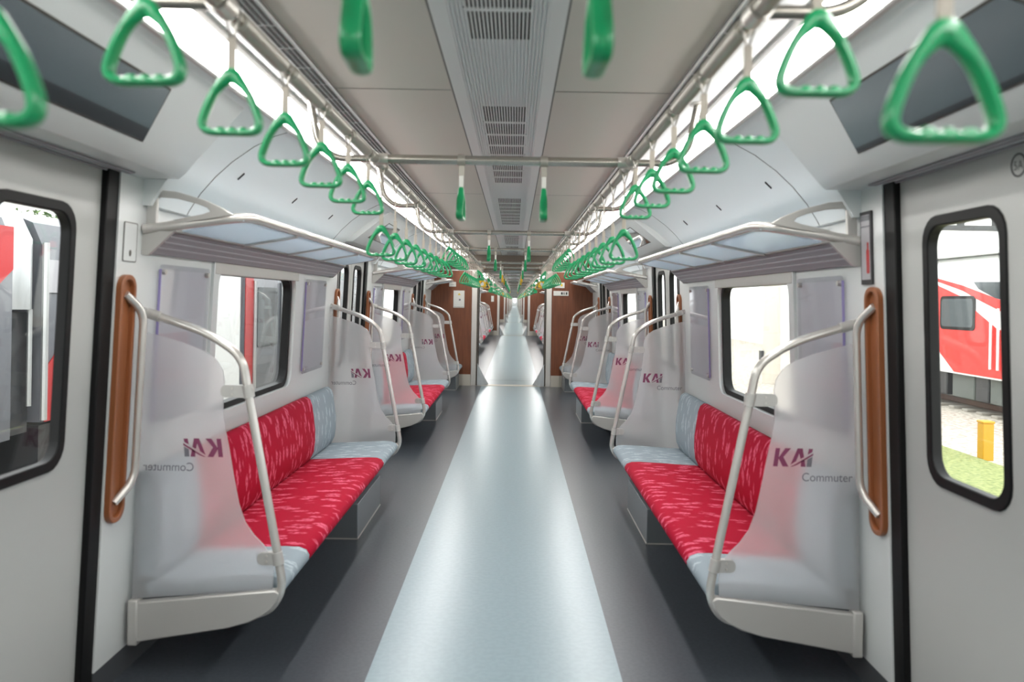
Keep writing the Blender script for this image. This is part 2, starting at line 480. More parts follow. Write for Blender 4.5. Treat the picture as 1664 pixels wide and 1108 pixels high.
_text_cache = {}
def text_mesh(txt, size):
    if (txt, size) in _text_cache: return _text_cache[(txt, size)]
    c = bpy.data.curves.new('lettering', 'FONT'); c.body = txt; c.size = size
    o = bpy.data.objects.new('lettering', c); COL.objects.link(o)
    dg = bpy.context.evaluated_depsgraph_get()
    me = bpy.data.meshes.new_from_object(o.evaluated_get(dg))
    res = ([(v.co.x, v.co.y) for v in me.vertices], [tuple(p.vertices) for p in me.polygons])
    bpy.data.objects.remove(o); bpy.data.curves.remove(c); bpy.data.meshes.remove(me)
    _text_cache[(txt, size)] = res
    return res

# car floors, ceilings, coves
for i, (a, b) in enumerate(CARS):
    floor_of(a, b)
    ceiling_of(a, b, i < 2)
    dl = DOORS1 if i == 0 else DOORS2 if i == 1 else []
    for s in (-1, 1):
        p = a
        for d0, d1 in dl:
            cove_of(p, d0 - 0.17, s); cove_of(d0 - 0.17, d1 + 0.17, s, True); p = d1 + 0.17
        cove_of(p, b, s)

for s in (-1, 1):     # fine panel joints in the coves
    for yy in (3.3, 5.72, 8.05, 10.45):
        m = MB()
        pr = [(x - 0.0012, z - 0.0012) for x, z in COVE]
        m.rings([[(x, yy, z), (x, yy + 0.004, z), (x + 0.002, yy + 0.004, z + 0.002), (x + 0.002, yy, z + 0.002)] for x, z in pr])
        struct(m.build('trim_9', M['seam'], sx=s, smooth=0))

def win_openings(benches):
    return [(a + 0.70, b - 1.02, 0.86, 1.60) for a, b in benches]
BENCH1 = [(SCREENS1[0], SCREENS1[1]), (SCREENS1[2], SCREENS1[3])]
BENCH2 = [(DOORS2[k][1] + 0.20, DOORS2[k + 1][0] - 0.20) for k in range(3)]
nd = nw = 0
for s in (-1, 1):
    w1 = win_openings(BENCH1); w2 = win_openings(BENCH2)
    wall_of(CAR1[0], CAR1[1], s, [(a, b, 0.0, ZD) for a, b in DOORS1] + w1)
    wall_of(CARS[1][0], CARS[1][1], s, [(a, b, 0.0, ZD) for a, b in DOORS2] + w2)
    for a, b in CARS[2:]: wall_of(a, b, s, [])
    for k, (a, b) in enumerate(DOORS1 + DOORS2):
        nd += 1; door_of(a, b, s, nd, sign=(k == 0 and s == 1))
    for w in w1 + w2:
        nw += 1; roundwin(*w, s, nw)

# boxes over the doors, with a black glass display in each face
HP = [(0.93, 2.135), (1.195, 1.90), (1.212, 1.884), (1.46, 1.882), (1.46, 2.3), (0.925, 2.3)]
for i, dl in enumerate((DOORS1, DOORS2)):
    for s in (-1, 1):
        for k, (a, b) in enumerate(dl):
            ye = lambda x: 0.055 + 0.105 * max(0.0, min(1.0, (x - 0.93) / 0.27))
            m = MB(); m.rings([[(x, a - ye(x), z) for x, z in HP], [(x, b + ye(x), z) for x, z in HP]])
            m.box(1.30, 1.33, a, b, 1.876, 1.883, 1); m.box(1.36, 1.372, a, b, 1.876, 1.883, 1)
            struct(m.build('trim_4', [M['panel'], M['slope']], sx=s, bevel=0.012))
            where = [['over the nearest doorway', 'over the second doorway', 'over the third doorway'],
                     ['over the first doorway beyond the gangway', 'over the second doorway beyond the gangway',
                      'over the third doorway beyond the gangway', 'over the last doorway of the next carriage']][i][k]
            y0, y1 = a + 0.20, b - 0.34
            t = thing('display_screen', (0, 0, 0), 'dark glass display panel tilted %s, %s wall' % (where, SNAME[s]), 'display', 'displays over the doors')
            def ff(u, v, d):   # u along y, v down the slope 0..1, d off the face
                return (0.93 + 0.265 * v - d * 0.664, u, 2.135 - 0.235 * v - d * 0.748)
            m = MB(); m.prism([(y0 + 0.07, 0.26), (y1 - 0.07, 0.26), (y1 + 0.07, 0.83), (y0 - 0.07, 0.83)], ff, -0.004, 0.003)
            m.build('bezel', M['bezel'], t, sx=s, smooth=0)
            m = MB(); m.prism([(y0 + 0.074, 0.278), (y1 - 0.074, 0.278), (y1 + 0.06, 0.812), (y0 - 0.06, 0.812)], ff, 0.0025, 0.005)
            m.build('screen', M['display'], t, sx=s, smooth=0)

# light strips: one per carriage and side
for i, (a, b) in enumerate(CARS):
    for s in (-1, 1):
        t = thing('light_strip', (0, 0, 0), 'long white lit strip between %s grab rail and cove, %s carriage' % (SNAME[s], (ORD[i])), 'light', 'ceiling light strips')
        m = MB(); m.prism_y([(0.797, 2.196), (0.806, 2.174), (0.825, 2.158), (0.850, 2.147), (0.875, 2.142), (0.891, 2.142), (0.893, 2.150), (0.801, 2.202)], a + 0.02, b - 0.02)
        m.build('diffuser', M['lamp'], t, sx=s, smooth=0)
        m = MB(); m.prism_y([(0.782, 2.206), (0.782, 2.196), (0.797, 2.190), (0.803, 2.2), (0.803, 2.206)], a + 0.01, b - 0.01)
        m.prism_y([(0.889, 2.150), (0.889, 2.139), (0.895, 2.135), (0.904, 2.132), (0.907, 2.138), (0.90, 2.150)], a + 0.01, b - 0.01)
        m.build('housing', M['alu'], t, sx=s, smooth=0)

# ceiling vents in the middle strip
vents = []
yy = -2.55
for a in (0.30, 3.11, 5.92, 8.73, 11.2): vents.append((a, min(a + 2.0, 13.0)))
for k in range(6): vents.append((C2 + 0.5 + 2.9 * k, C2 + 2.5 + 2.9 * k))
for k, (a, b) in enumerate(vents):
    where = (ORD[k] + ' from the camera') if k < 5 else (ORD[k - 5] + ' beyond the gangway')
    t = thing('air_vent', (0, 0, 0), 'dark slotted air vent along the ceiling centre, %s' % where, 'vent', 'ceiling air vents')
    m = MB()
    n = 25
    for j in range(n - 1):
        x = -0.13 + 0.26 * j / (n - 1)
        if -0.094 < x and x + 0.0108 < 0.094:
            m.box(x + 0.0027, x + 0.0081, a, b, Z_C + 0.001, Z_C + 0.0038)
    m.build('opening', M['dark'], t, smooth=0)
    c = a + 0.25
    while c < b - 0.1:
        m = MB(); m.box(-0.094, 0.094, c, c + 0.02, Z_C - 0.003, Z_C + 0.004)
        m.build('crossbar', M['ceilstrip'], t, smooth=0); c += 0.25

# back end of the carriage, behind the camera
m = MB(); m.box(-1.47, 1.47, Y_BACK - 0.06, Y_BACK, 0, 2.3)
struct(m.build('wall_back', M['panel'], smooth=0))

# ------------------------------------------------------------------ gangways and end walls
GW = 0.66   # half width between the end walls
def endwall(yw, face, far):
    """brown end wall; face -1 looks back at the camera"""
    for s in (-1, 1):
        y0, y1 = (yw, yw + 0.06)
        m = MB(); m.box(GW, 1.47, y0, y1, 0.19, 1.935); struct(m.build('wall_end', M['brown'], sx=s, smooth=0))
        m = MB(); m.box(GW, 1.40, y0 - 0.006, y0 + 0.03, 0, 0.19); struct(m.build('baseboard_end', M['beige'], sx=s, smooth=0))
        m = MB(); m.box(GW - 0.06, 1.40, y0 - 0.004, y0 + 0.06, 1.935, 1.955); struct(m.build('trim_5', M['alu'], sx=s, smooth=0))
        m = MB(); m.box(GW - 0.075, GW + 0.015, y0 - 0.012, y0 + 0.08, 0, 1.94, 0); m.box(GW - 0.095, GW - 0.07, y0 - 0.004, y0 + 0.10, 0, 1.94, 1)
        struct(m.build('trim_6', [M['steel'], M['header']], sx=s, bevel=0.006))
    m = MB(); m.box(-1.46, 1.46, yw - 0.002, yw + 0.06, 1.955, 2.3); struct(m.build('wall_header', M['header'], smooth=0))

for i in range(len(CARS) - 1):
    y0 = CARS[i][1]; y1 = CARS[i + 1][0]
    endwall(y0 - 0.0, -1, i)
    # far side of the gangway
    for s in (-1, 1):
        m = MB(); m.box(GW, 1.47, y1 - 0.06, y1, 0, 2.3); struct(m.build('wall_end', M['brown'], sx=s, smooth=0))
        m = MB(); n = 12
        prof = []
        for k in range(n + 1):
            yy = y0 + 0.08 + (y1 - y0 - 0.16) * k / n
            prof.append((0.62 + (0.03 if k % 2 else 0.0), yy))
        m.rings([[(x, yy, z) for x, yy in prof] for z in (0, 1.95)], closed_ring=False, caps=False)
        struct(m.build('wall_gangway', M['gusset'], sx=s))
        m = MB(); m.box(GW - 0.075, GW + 0.0, y1 - 0.07, y1 + 0.005, 0, 1.95); struct(m.build('trim_7', M['header'], sx=s))
    m = MB(); m.box(-1.46, 1.46, y0 + 0.06, y1, 1.955, 2.3); struct(m.build('ceiling', M['header'], smooth=0))
    m = MB(); m.box(-1.46, 1.46, y0, y1, -0.06, -0.001, 0)
    m.box(-0.50, 0.50, y0 + 0.05, y0 + 0.22, -0.02, 0.004, 1)
    m.box(-0.55, 0.55, y0 + 0.22, y1 - 0.05, -0.02, 0.003, 2)
    for k in range(60):
        x = -0.49 + 0.98 * k / 59
        m.box(x - 0.003, x + 0.003, y0 + 0.055, y0 + 0.215, 0.004, 0.0065, 1)
    m.box(-0.6, 0.6, y0 - 0.012, y0 + 0.05, -0.02, 0.006, 1)
    struct(m.build('floor', [M['floor_d'], M['beige'], M['floor_l']], smooth=0))
    if i < 3:
        for s in (-1, 1):
            m = MB(); n = 9; top = (0.565, 0.40)
            base = [(0.565 - 0.19 * math.sin(PI / 2 * k / n), y0 - 0.02 + 0.26 * (1 - math.cos(PI / 2 * k / n))) for k in range(n + 1)]
            r0, r1, r2 = [], [], []
            for k, (x, yy) in enumerate(base):
                j = 0.012 if k % 2 else 0.0
                r0.append((x + j, yy, 0.008)); r1.append((0.565 + (x + j - 0.565) * 0.5, y0 - 0.02 + (yy - y0 + 0.02) * 0.5, 0.19)); r2.append((0.563, y0 - 0.02 + 0.01 * k / n, 0.38))
            rr = [r0, r1, r2]
            back = [[(0.568, y0 - 0.02 + 0.26 * (1 - t), z)] for t, z in ((0, 0.008), (0.5, 0.19), (1, 0.38))]
            m.rings([a + b for a, b in zip(rr, back)])
            tag(m.build('bellows_flap', M['gusset'], sx=s, smooth=20), 'grey pleated rubber flap in %s lower corner of the %s gangway' % (SNAME[s], ORD[i]), 'gangway flap', 'gangway corner flaps')

# far end of the train: a wall with a bright window
yl = CARS[-1][1]
m = MB(); m.box(-1.47, -0.3, yl, yl + 0.06, 0, 2.3); m.box(0.3, 1.47, yl, yl + 0.06, 0, 2.3); m.box(-0.3, 0.3, yl, yl + 0.06, 0, 0.9); m.box(-0.3, 0.3, yl, yl + 0.06, 1.9, 2.3)
struct(m.build('wall_front', M['panel'], smooth=0))

# notices on the first end wall
def notice(name, x0, x1, z0, z1, y, label, cat, marks):
    t = thing(name, ((x0 + x1) / 2, y, z0), label, cat)
    cx = (x0 + x1) / 2
    m = MB(); m.box(x0 - cx, x1 - cx, -0.008, 0, 0, z1 - z0); m.build('plate', M['label'], t, smooth=0, bevel=0.002)
    for nm, pts, mt in marks:
        m = MB(); m.prism(pts, lambda u, v, d: (u, -0.009 + d, v), 0, 0.0012); m.build(nm, mt, t, smooth=0)
    return t
sq = lambda a, b, c, d: [(a, c), (b, c), (b, d), (a, d)]
ye = CAR1[1]
notice('wall_notice', -0.985, -0.80, 1.31, 1.60, ye, 'framed pale notice with yellow mark on the brown end wall', 'notice',
       [('border', sq(-0.085, 0.085, 0.012, 0.016), M['ink']), ('triangle', [(-0.02, 0.215), (0.03, 0.215), (0.005, 0.25)], M['yellowink']), ('emblem', sq(0.0, 0.03, 0.12, 0.15), M['logogrey'])])
notice('wall_label', -1.06, -0.945, 1.665, 1.745, ye, 'small white label above the framed notice on the brown end wall', 'sign', [('mark', sq(-0.03, 0.03, 0.03, 0.034), M['logogrey'])])
notice('wall_label', 0.70, 0.955, 1.54, 1.62, ye, 'wide white label on the brown end wall, right of the gangway', 'sign',
       [('glyph', sq(0.0, 0.03, 0.02, 0.06), M['ink']), ('glyph', sq(0.045, 0.06, 0.02, 0.06), M['ink']), ('glyph', sq(0.08, 0.105, 0.02, 0.06), M['ink'])])
notice('wall_label', 0.72, 0.885, 1.67, 1.76, ye, 'white label with yellow mark above the wide label, brown end wall', 'sign', [('mark', sq(0.02, 0.05, 0.03, 0.07), M['yellowink'])])
notice('wall_notice', -0.93, -0.82, 1.38, 1.62, CARS[1][1], 'pale notice on the end wall of the next carriage', 'notice', [('mark', sq(-0.03, 0.03, 0.1, 0.103), M['logogrey'])])

# ------------------------------------------------------------------ benches
SEAT = [(0.90, 0.285), (0.845, 0.295), (0.818, 0.315), (0.815, 0.335), (0.828, 0.357), (0.86, 0.369), (0.92, 0.371), (1.05, 0.366), (1.20, 0.356), (1.33, 0.35), (1.36, 0.33), (1.36, 0.285)]
BACK = [(1.315, 0.352), (1.292, 0.40), (1.284, 0.47), (1.284, 0.55), (1.295, 0.64), (1.308, 0.72), (1.322, 0.758), (1.345, 0.775), (1.37, 0.772), (1.386, 0.755), (1.390, 0.60), (1.390, 0.352)]
def bench(s, y0, y1, near, far, label):
    L = y1 - y0
    t = thing('bench_seat', (s * 1.1, y0, 0), label, 'bench', 'long bench seats')
    segs = [(0.0, near, 'seat_grey', 'grey patterned'), (near, L - far, 'seat_red', 'red patterned'), (L - far, L, 'seat_grey', 'grey patterned')]
    if near <= 0: segs = [(0.0, L, 'seat_grey', 'grey patterned')]
    off = lambda prof: [(x - 1.1, z) for x, z in prof]
    for a, b, mt, lb in segs:
        m = MB(); m.prism_y(off(SEAT), a + 0.001, b - 0.001, rnd=0.012); o = m.build('seat', M[mt], t, sx=s, smooth=50); o['label'] = lb + ' seat'
        m = MB(); m.prism_y(off(BACK), a + 0.001, b - 0.001, rnd=0.012); o = m.build('backrest', M[mt], t, sx=s, smooth=50); o['label'] = lb + ' backrest'
    m = MB(); m.prism_y([(-0.2, 0.283), (-0.14, 0.255), (0.05, 0.225), (0.31, 0.215), (0.31, 0.283)], 0.01, L - 0.01)
    m.build('seat_pan', M['box'], t, sx=s)
    return t
def under_box(s, y0, y1, label):
    t = thing('equipment_box', (s * 1.13, y0, 0), label, 'equipment box', 'boxes under the benches')
    m = MB(); m.box(-0.262, 0.25, 0, y1 - y0, 0.0, 0.21); m.build('casing', M['box'], t, sx=s, bevel=0.004)
    m = MB(); m.box(-0.266, -0.26, -0.004, y1 - y0 + 0.004, 0.0, 0.008); m.box(-0.266, 0.28, -0.004, 0.0, 0.0, 0.008); m.build('floor_trim', M['alu'], t, sx=s, smooth=0)
    return t

# ------------------------------------------------------------------ draught screens beside the doors
GLASS = [(1.392, 0.285), (1.372, 1.31), (1.30, 1.292), (1.20, 1.263), (1.128, 1.235), (1.085, 1.205), (1.06, 1.165), (1.052, 1.12), (1.057, 1.07), (1.055, 1.0), (1.045, 0.93),
         (1.03, 0.86), (1.01, 0.75), (0.990, 0.655), (0.965, 0.585), (0.93, 0.535), (0.895, 0.50), (0.872, 0.472), (0.858, 0.44), (0.852, 0.40), (0.855, 0.33)]
POLE = smooth_path([(1.372, 0, 1.385), (1.115, 0, 1.305), (0.985, 0, 1.215), (0.965, 0, 1.10), (0.832, 0, 0.43), (0.815, 0, 0.33), (0.862, 0, 0.247), (0.95, 0, 0.222), (1.05, 0, 0.215)], [0.08, 0.09, 0.1, 0.06, 0.055, 0.04, 0.03], 5)
BASEP = [(1.398, 0.272), (0.843, 0.330), (0.824, 0.318), (0.832, 0.288), (0.852, 0.258), (0.885, 0.232), (0.94, 0.205), (1.02, 0.182), (1.398, 0.118)]
KAI = {'letter': [
    [[(0, 0), (0.26, 0), (0.40, 1.0), (0.14, 1.0)][k] for k in (0, 1, 2, 3)],
    [(0.30, 0.46), (0.70, 1.0), (1.04, 1.0), (0.60, 0.52), (0.90, 0.0), (0.56, 0.0)],
    [(1.02, 0.10), (1.42, 1.0), (1.72, 1.0), (1.80, 0.52), (1.60, 0.43), (1.52, 0.72), (1.34, 0.30)],
    [(0.92, 0.0), (1.18, 0.0), (1.50, 0.22), (1.83, 0.40), (1.92, 0.0), (1.64, 0.0), (1.62, 0.20)][:0] or [(1.64, 0.34), (1.82, 0.42), (1.90, 0.0), (1.62, 0.0)],
    [(0.90, 0.0), (1.02, 0.0), (1.35, 0.16), (1.80, 0.42), (2.34, 0.74), (2.33, 0.62), (1.85, 0.36), (1.40, 0.10), (1.12, 0.0)],
    [(2.02, 0.66), (2.28, 0.80), (2.32, 0.98), (2.08, 0.98)]],
    'tail': [[(1.96, 0.0), (2.24, 0.0), (2.30, 0.56), (2.0, 0.40)]]}
def screen(s, yw, face, label):
    """face -1: the doorway lies toward the camera; +1: beyond the screen"""
    t = thing('draught_screen', (s * 1.1, yw, 0), label, 'draught screen', 'frosted screens beside the doors')
    o = lambda pts: [(x - 1.1, z) for x, z in pts]
    m = MB(); m.prism(o(GLASS), lambda u, v, d: (u, d, v), -0.004, 0.004); g = m.build('glass', M['frost'], t, sx=s)
    m = MB(); m.tube([(p.x - 1.1, 0, p.z) for p in POLE], 0.0165, 12); m.build('handrail', M['tube'], t, sx=s, smooth=60)
    m = MB(); d = Vector((0.257, 0, -0.08)).normalized() * -1; c = Vector((1.352 - 1.1, 0, 1.379)); m.tube([c, c - d * -0.0 + Vector((-0.05, 0, -0.0156))], 0.0205, 12); m.build('joint', M['alu'], t, sx=s, smooth=50)
    m = MB(); m.prism(o(BASEP), lambda u, v, d: (u, d, v), -0.02, 0.02); m.box(0.262, 0.30, -0.026, 0.026, 0.112, 0.285)
    m.build('base_panel', M['alu'], t, sx=s, bevel=0.006)
    for (x, z, w) in ((0.953, 1.085, 0.09), (0.838, 0.448, 0.055)):
        m = MB(); m.prism(rrect(x - 1.1 - 0.012, x - 1.1 + w + 0.02, z - 0.024, z + 0.024, 0.02, 4), lambda u, v, d: (u, d, v), -0.013, 0.013)
        dx = -0.1985 * 0.0
        ax = Vector((0.133, 0, 0.67)).normalized()
        c = Vector((x - 1.1 + (0.008 if z > 1 else 0.0), 0, z))
        m.tube([c - ax * 0.024, c + ax * 0.024], 0.0215, 12)
        cl = m.build('clamp', M['alu'], t, sx=s)
        if abs(yw) < 9:
            for zz in (-0.011, 0.011):
                m = MB(); xx = x - 1.1 + w * 0.72
                m.tube([(xx, -0.016, z + zz), (xx, -0.012, z + zz)], 0.0045, 8); m.build('bolt', M['steel'], cl, sx=s, smooth=50)
    # printed mark
    k = 0.0655; h = 0.070
    fn = lambda u, v, d: (1.052 - 1.1 + u * k, -0.0049 + d, 0.832 + v * h)
    m = MB()
    for poly in KAI['letter']: m.prism(poly, fn, 0, 0.0004)
    m.build('logo', M['logo'], t, sx=s, smooth=0)
    m = MB()
    for poly in KAI['tail']: m.prism(poly, fn, 0, 0.0004)
    m.build('logo_tail', M['logogrey'], t, sx=s, smooth=0)
    vs, fs = text_mesh('Commuter', 0.046)
    mx = max(p[0] for p in vs)
    m = MB(); m.add([(1.162 - 1.1 + u * 0.195 / mx, -0.0047, 0.777 + v) for u, v in vs], fs); m.build('lettering', M['logogrey'], t, sx=s, smooth=0)
    return t
def grip(s, yw, face, label):
    """brown recessed plate with a steel grab tube on the door pillar"""
    t = thing('grab_bar', (s * 1.39, yw + face * 0.158, 0.62), label, 'grab bar', 'grab bars beside the doors')
    c = yw + face * 0.158
    fn = lambda u, v, d: (WX(v + 0.62) + d - 1.39, u, v)
    m = MB(); m.ring_plate(rrect(-0.056, 0.056, 0, 0.9, 0.05), rrect(-0.04, 0.04, 0.018, 0.882, 0.038), fn, -0.022, 0.0)
    m.prism(rrect(-0.045, 0.045, 0.012, 0.888, 0.04), fn, -0.006, 0.0)
    m.build('plate', M['grip_brown'], t, sx=s, bevel=0.004)
    P = [(WX(1.45) - 0.008 - 1.39, 0, 0.83), (WX(1.38) - 0.045 - 1.39, -face * 0.07, 0.765), (WX(0.76) - 0.045 - 1.39, -face * 0.07, 0.14), (WX(0.69) - 0.008 - 1.39, 0, 0.07)]
    m = MB(); m.tube(smooth_path(P, 0.07), 0.0145, 12); m.build('grab_tube', M['tube'], t, sx=s, smooth=60)
    return t

# ------------------------------------------------------------------ luggage racks
def rack(s, y0, y1, label):
    t = thing('luggage_rack', (s * 1.15, y0, 1.70), label, 'luggage rack', 'luggage racks over the benches')
    L = y1 - y0
    q = lambda x, yy, z: (x - 1.15, yy, z - 1.70)
    m = MB(); m.tube([q(*p) for p in smooth_path([(1.355, 0.0, 1.695), (0.985, 0.07, 1.757), (0.985, L - 0.07, 1.757), (1.355, L, 1.695)], 0.09, 7)], 0.019, 12)
    m.build('front_rail', M['tube'], t, sx=s, smooth=60)
    sl = lambda x: 1.742 - (x - 0.985) * 0.19
    n = max(2, round(L / 0.75)); w = (L - 0.12) / n
    for k in range(n):
        a = 0.06 + k * w
        m = MB(); m.prism_y([q(x, 0, z)[::2] for x, z in ((1.0, sl(1.0)), (1.245, sl(1.245)), (1.245, sl(1.245) + 0.006), (1.0, sl(1.0) + 0.006))], a + 0.012, a + w - 0.012)
        m.build('shelf_pane', M['shelf'], t, sx=s, smooth=0)
    for k in range(1, n):
        a = 0.06 + k * w
        m = MB(); m.prism_y([q(x, 0, z)[::2] for x, z in ((0.99, sl(0.99) - 0.01), (1.25, sl(1.25) - 0.01), (1.25, sl(1.25) + 0.012), (0.99, sl(0.99) + 0.012))], a - 0.013, a + 0.013)
        m.build('cross_slat', M['alu'], t, sx=s, smooth=0)
    m = MB(); m.prism_y([q(x, 0, z)[::2] for x, z in ((1.238, 1.69), (1.27, 1.676), (1.34, 1.676), (1.34, 1.71), (1.238, 1.702))], 0.02, L - 0.02)
    m.build('back_ledge', M['alu'], t, sx=s, smooth=0)
    for ya in (0.02, L - 0.02):
        out = [(1.352, 1.70), (1.345, 1.842), (1.32, 1.848), (1.24, 1.842), (1.13, 1.812), (1.06, 1.782), (1.02, 1.757), (1.10, 1.742), (1.22, 1.722), (1.30, 1.708)]
        inn = [(1.312, 1.722), (1.308, 1.815), (1.30, 1.820), (1.235, 1.815), (1.16, 1.797), (1.12, 1.782), (1.108, 1.768), (1.14, 1.757), (1.22, 1.74), (1.30, 1.722)]
        m = MB(); m.ring_plate([q(x, 0, z)[::2] for x, z in out], [q(x, 0, z)[::2] for x, z in inn], lambda u, v, d: (u, ya + d, v), -0.009, 0.009)
        m.build('end_bracket', M['alu'], t, sx=s, bevel=0.003)
    return t
def slope_panel(s, y0, y1):
    m = MB()
    pr = [(1.245, 1.684), (1.262, 1.672), (1.285, 1.651), (1.308, 1.630), (1.332, 1.606), (1.40, 1.606), (1.40, 1.684)]
    m.prism_y(pr, y0, y1, 0)
    for (x, z) in ((1.262, 1.672), (1.285, 1.651), (1.308, 1.630)):
        m.prism_y([(x - 0.004, z - 0.002), (x, z - 0.006), (x + 0.004, z - 0.002), (x, z + 0.004)], y0, y1, 2)
    m.prism_y([(1.24, 1.69), (1.335, 1.60), (1.40, 1.60), (1.40, 1.69)], y0 - 0.02, y0, 1); m.prism_y([(1.24, 1.69), (1.335, 1.60), (1.40, 1.60), (1.40, 1.69)], y1, y1 + 0.02, 1)
    struct(m.build('trim_8', [M['slope'], M['alu'], M['rib']], sx=s, smooth=0))

def ad_frame(s, y0, y1, label):
    t = thing('poster_frame', (s * WX(0.93), y0, 0.93), label, 'poster frame', 'clear poster frames beside the windows')
    fn = lambda u, v, d: (WX(v + 0.93) - WX(0.93) + d, u, v)
    w = y1 - y0
    m = MB(); m.prism(rrect(0, w, 0, 0.64, 0.02), fn, -0.016, -0.010); m.build('cover', M['acrylic'], t, sx=s, smooth=0)
    m = MB(); m.prism(sq(0.02, w - 0.02, 0.02, 0.62), fn, -0.008, -0.001); m.build('backing', M['ceilstrip'], t, sx=s, smooth=0)
    m = MB(); m.box(0, 0, 0, 0, 0, 0); m = MB()
    m.prism(sq(-0.003, 0.003, 0.02, 0.62), fn, -0.018, -0.009); m.build('edge_strip', M['purple'], t, sx=s, smooth=0)
    for u, v in ((0.03, 0.03), (w - 0.03, 0.03), (0.03, 0.61), (w - 0.03, 0.61)):
        m = MB(); m.prism([(u + 0.011 * math.cos(k * PI / 5), v + 0.011 * math.sin(k * PI / 5)) for k in range(10)], fn, -0.024, -0.001)
        m.build('screw', M['steel'], t, sx=s)
    return t

# place everything along car 1 and car 2
POS1 = ['before the long nearest bench', 'at the far end of the nearest bench', 'before the second bench', 'at the far end of the second bench', 'before the short end bench']
for s in (-1, 1):
    sd = SNAME[s]
    for k, yw in enumerate(SCREENS1):
        face = -1 if k % 2 == 0 else 1
        screen(s, yw, face, 'frosted screen with steel handrail %s, %s side' % (POS1[k], sd))
        grip(s, yw, face, 'brown grip plate by the screen %s, %s side' % (POS1[k], sd))
    bench(s, 3.05, 5.97, 0.37, 0.62, 'red bench with grey ends, nearest one along the %s wall' % sd)
    bench(s, 7.78, 10.60, 0.37, 0.62, 'red bench with grey ends, second along the %s wall behind the doorway' % sd)
    bench(s, 12.48, 13.27, 0, 0, 'short grey end bench against the brown end wall, %s side' % sd)
    under_box(s, 4.73, 5.52, 'grey box under the nearest bench along the %s wall' % sd)
    under_box(s, 9.4, 10.2, 'grey box under the second bench along the %s wall' % sd)
    under_box(s, 12.60, 13.28, 'grey box under the short end bench, %s side' % sd)
    rack(s, 2.98, 6.02, 'steel luggage rack with frosted shelf over the nearest bench, %s wall' % sd)
    rack(s, 7.78, 10.72, 'steel luggage rack with frosted shelf over the second bench, %s wall' % sd)
    rack(s, 12.46, 13.26, 'short luggage rack over the end bench by the brown wall, %s side' % sd)
    for a, b in ((3.0, 6.0), (7.8, 10.7), (12.48, 13.24)): slope_panel(s, a, b)
    ad_frame(s, 3.12, 3.62, 'clear acrylic poster frame on the %s wall, nearest the camera' % sd)
    ad_frame(s, 5.30, 5.86, 'clear acrylic poster frame beyond the nearest window, %s wall' % sd)
    ad_frame(s, 7.86, 8.34, 'clear acrylic poster frame behind the second doorway, %s wall' % sd)
    ad_frame(s, 9.95, 10.5, 'clear acrylic poster frame beyond the second window, %s wall' % sd)
    for k in range(4):
        c = DOORS2[k]; nm = ORD[k]
        for face, yw in ((1, c[0] - 0.2), (-1, c[1] + 0.2)):
            screen(s, yw, face, 'frosted glass screen %s the %s doorway beyond the gangway, %s side' % ('before' if face > 0 else 'after', nm, sd))
    for k, (a, b) in enumerate(BENCH2):
        bench(s, a + 0.03, b - 0.1, 0.37, 0.62, 'red bench beyond the gangway, %s from the camera, %s wall' % (ORD[k], sd))
        rack(s, a, b, 'luggage rack beyond the gangway, %s from the camera, %s wall' % (ORD[k], sd))
    bench(s, DOORS2[3][1] + 0.22, CARS[1][1] - 0.03, 0, 0, 'short grey bench at the far end of the next carriage, %s side' % sd)

# small fittings on the near pillars
fnp = lambda s: (lambda u, v, d: (s * (WX(v) + d), u, v))
t = thing('safety_notice', (0, 0, 0), 'narrow dark-framed case with red extinguisher picture on the right door pillar', 'notice')
f = fnp(1)
m = MB(); m.prism(sq(2.875, 2.965, 1.53, 1.80), f, -0.008, 0); m.build('frame', M['ink'], t, smooth=0)
m = MB(); m.prism(sq(2.885, 2.955, 1.548, 1.787), f, -0.0095, -0.007); m.build('sheet', M['rib'], t, smooth=0)
m = MB(); m.prism(rrect(2.89, 2.912, 1.57, 1.66, 0.008), f, -0.011, -0.009); m.prism(sq(2.895, 2.905, 1.66, 1.685), f, -0.011, -0.009); m.build('extinguisher_picture', M['red'], t, smooth=0)
m = MB(); m.prism(sq(2.885, 2.955, 1.742, 1.746), f, -0.011, -0.009); m.prism(sq(2.885, 2.955, 1.765, 1.785), f, -0.011, -0.009); m.build('heading', M['t_grey'], t, smooth=0)
t = thing('access_hatch', (0, 0, 0), 'small white locked hatch on the left door pillar', 'hatch')
f = fnp(-1)
m = MB(); m.prism(rrect(2.84, 2.935, 1.57, 1.71, 0.006), f, -0.003, 0); m.build('flap', M['panel'], t, smooth=0)
m = MB(); m.ring_plate(rrect(2.838, 2.937, 1.568, 1.712, 0.007), rrect(2.841, 2.934, 1.571, 1.709, 0.006), f, -0.0035, 0); m.build('joint', M['seam'], t, smooth=0)
m = MB(); m.prism([(2.888 + 0.007 * math.cos(k * PI / 6), 1.60 + 0.012 * math.sin(k * PI / 6)) for k in range(12)], f, -0.005, -0.002); m.build('lock', M['bezel'], t)
for s in (-1, 1):     # small slots in the coves
    for k, yy in enumerate((3.5, 4.35, 5.2)):
        m = MB(); m.box(-0.014, 0.014, -0.005, 0.005, -0.006, 0.001, fn=lambda x, y_, z: (x, y_, z - x * 0.93))
        o = m.build('cove_slot', M['ink'], sx=s, smooth=0); o.location = (s * 1.17, yy, 1.9825)
        tag(o, 'small dark slot in the %s cove above the nearest rack, %s along' % (SNAME[s], ORD[k]), 'slot', 'slots in the coves')

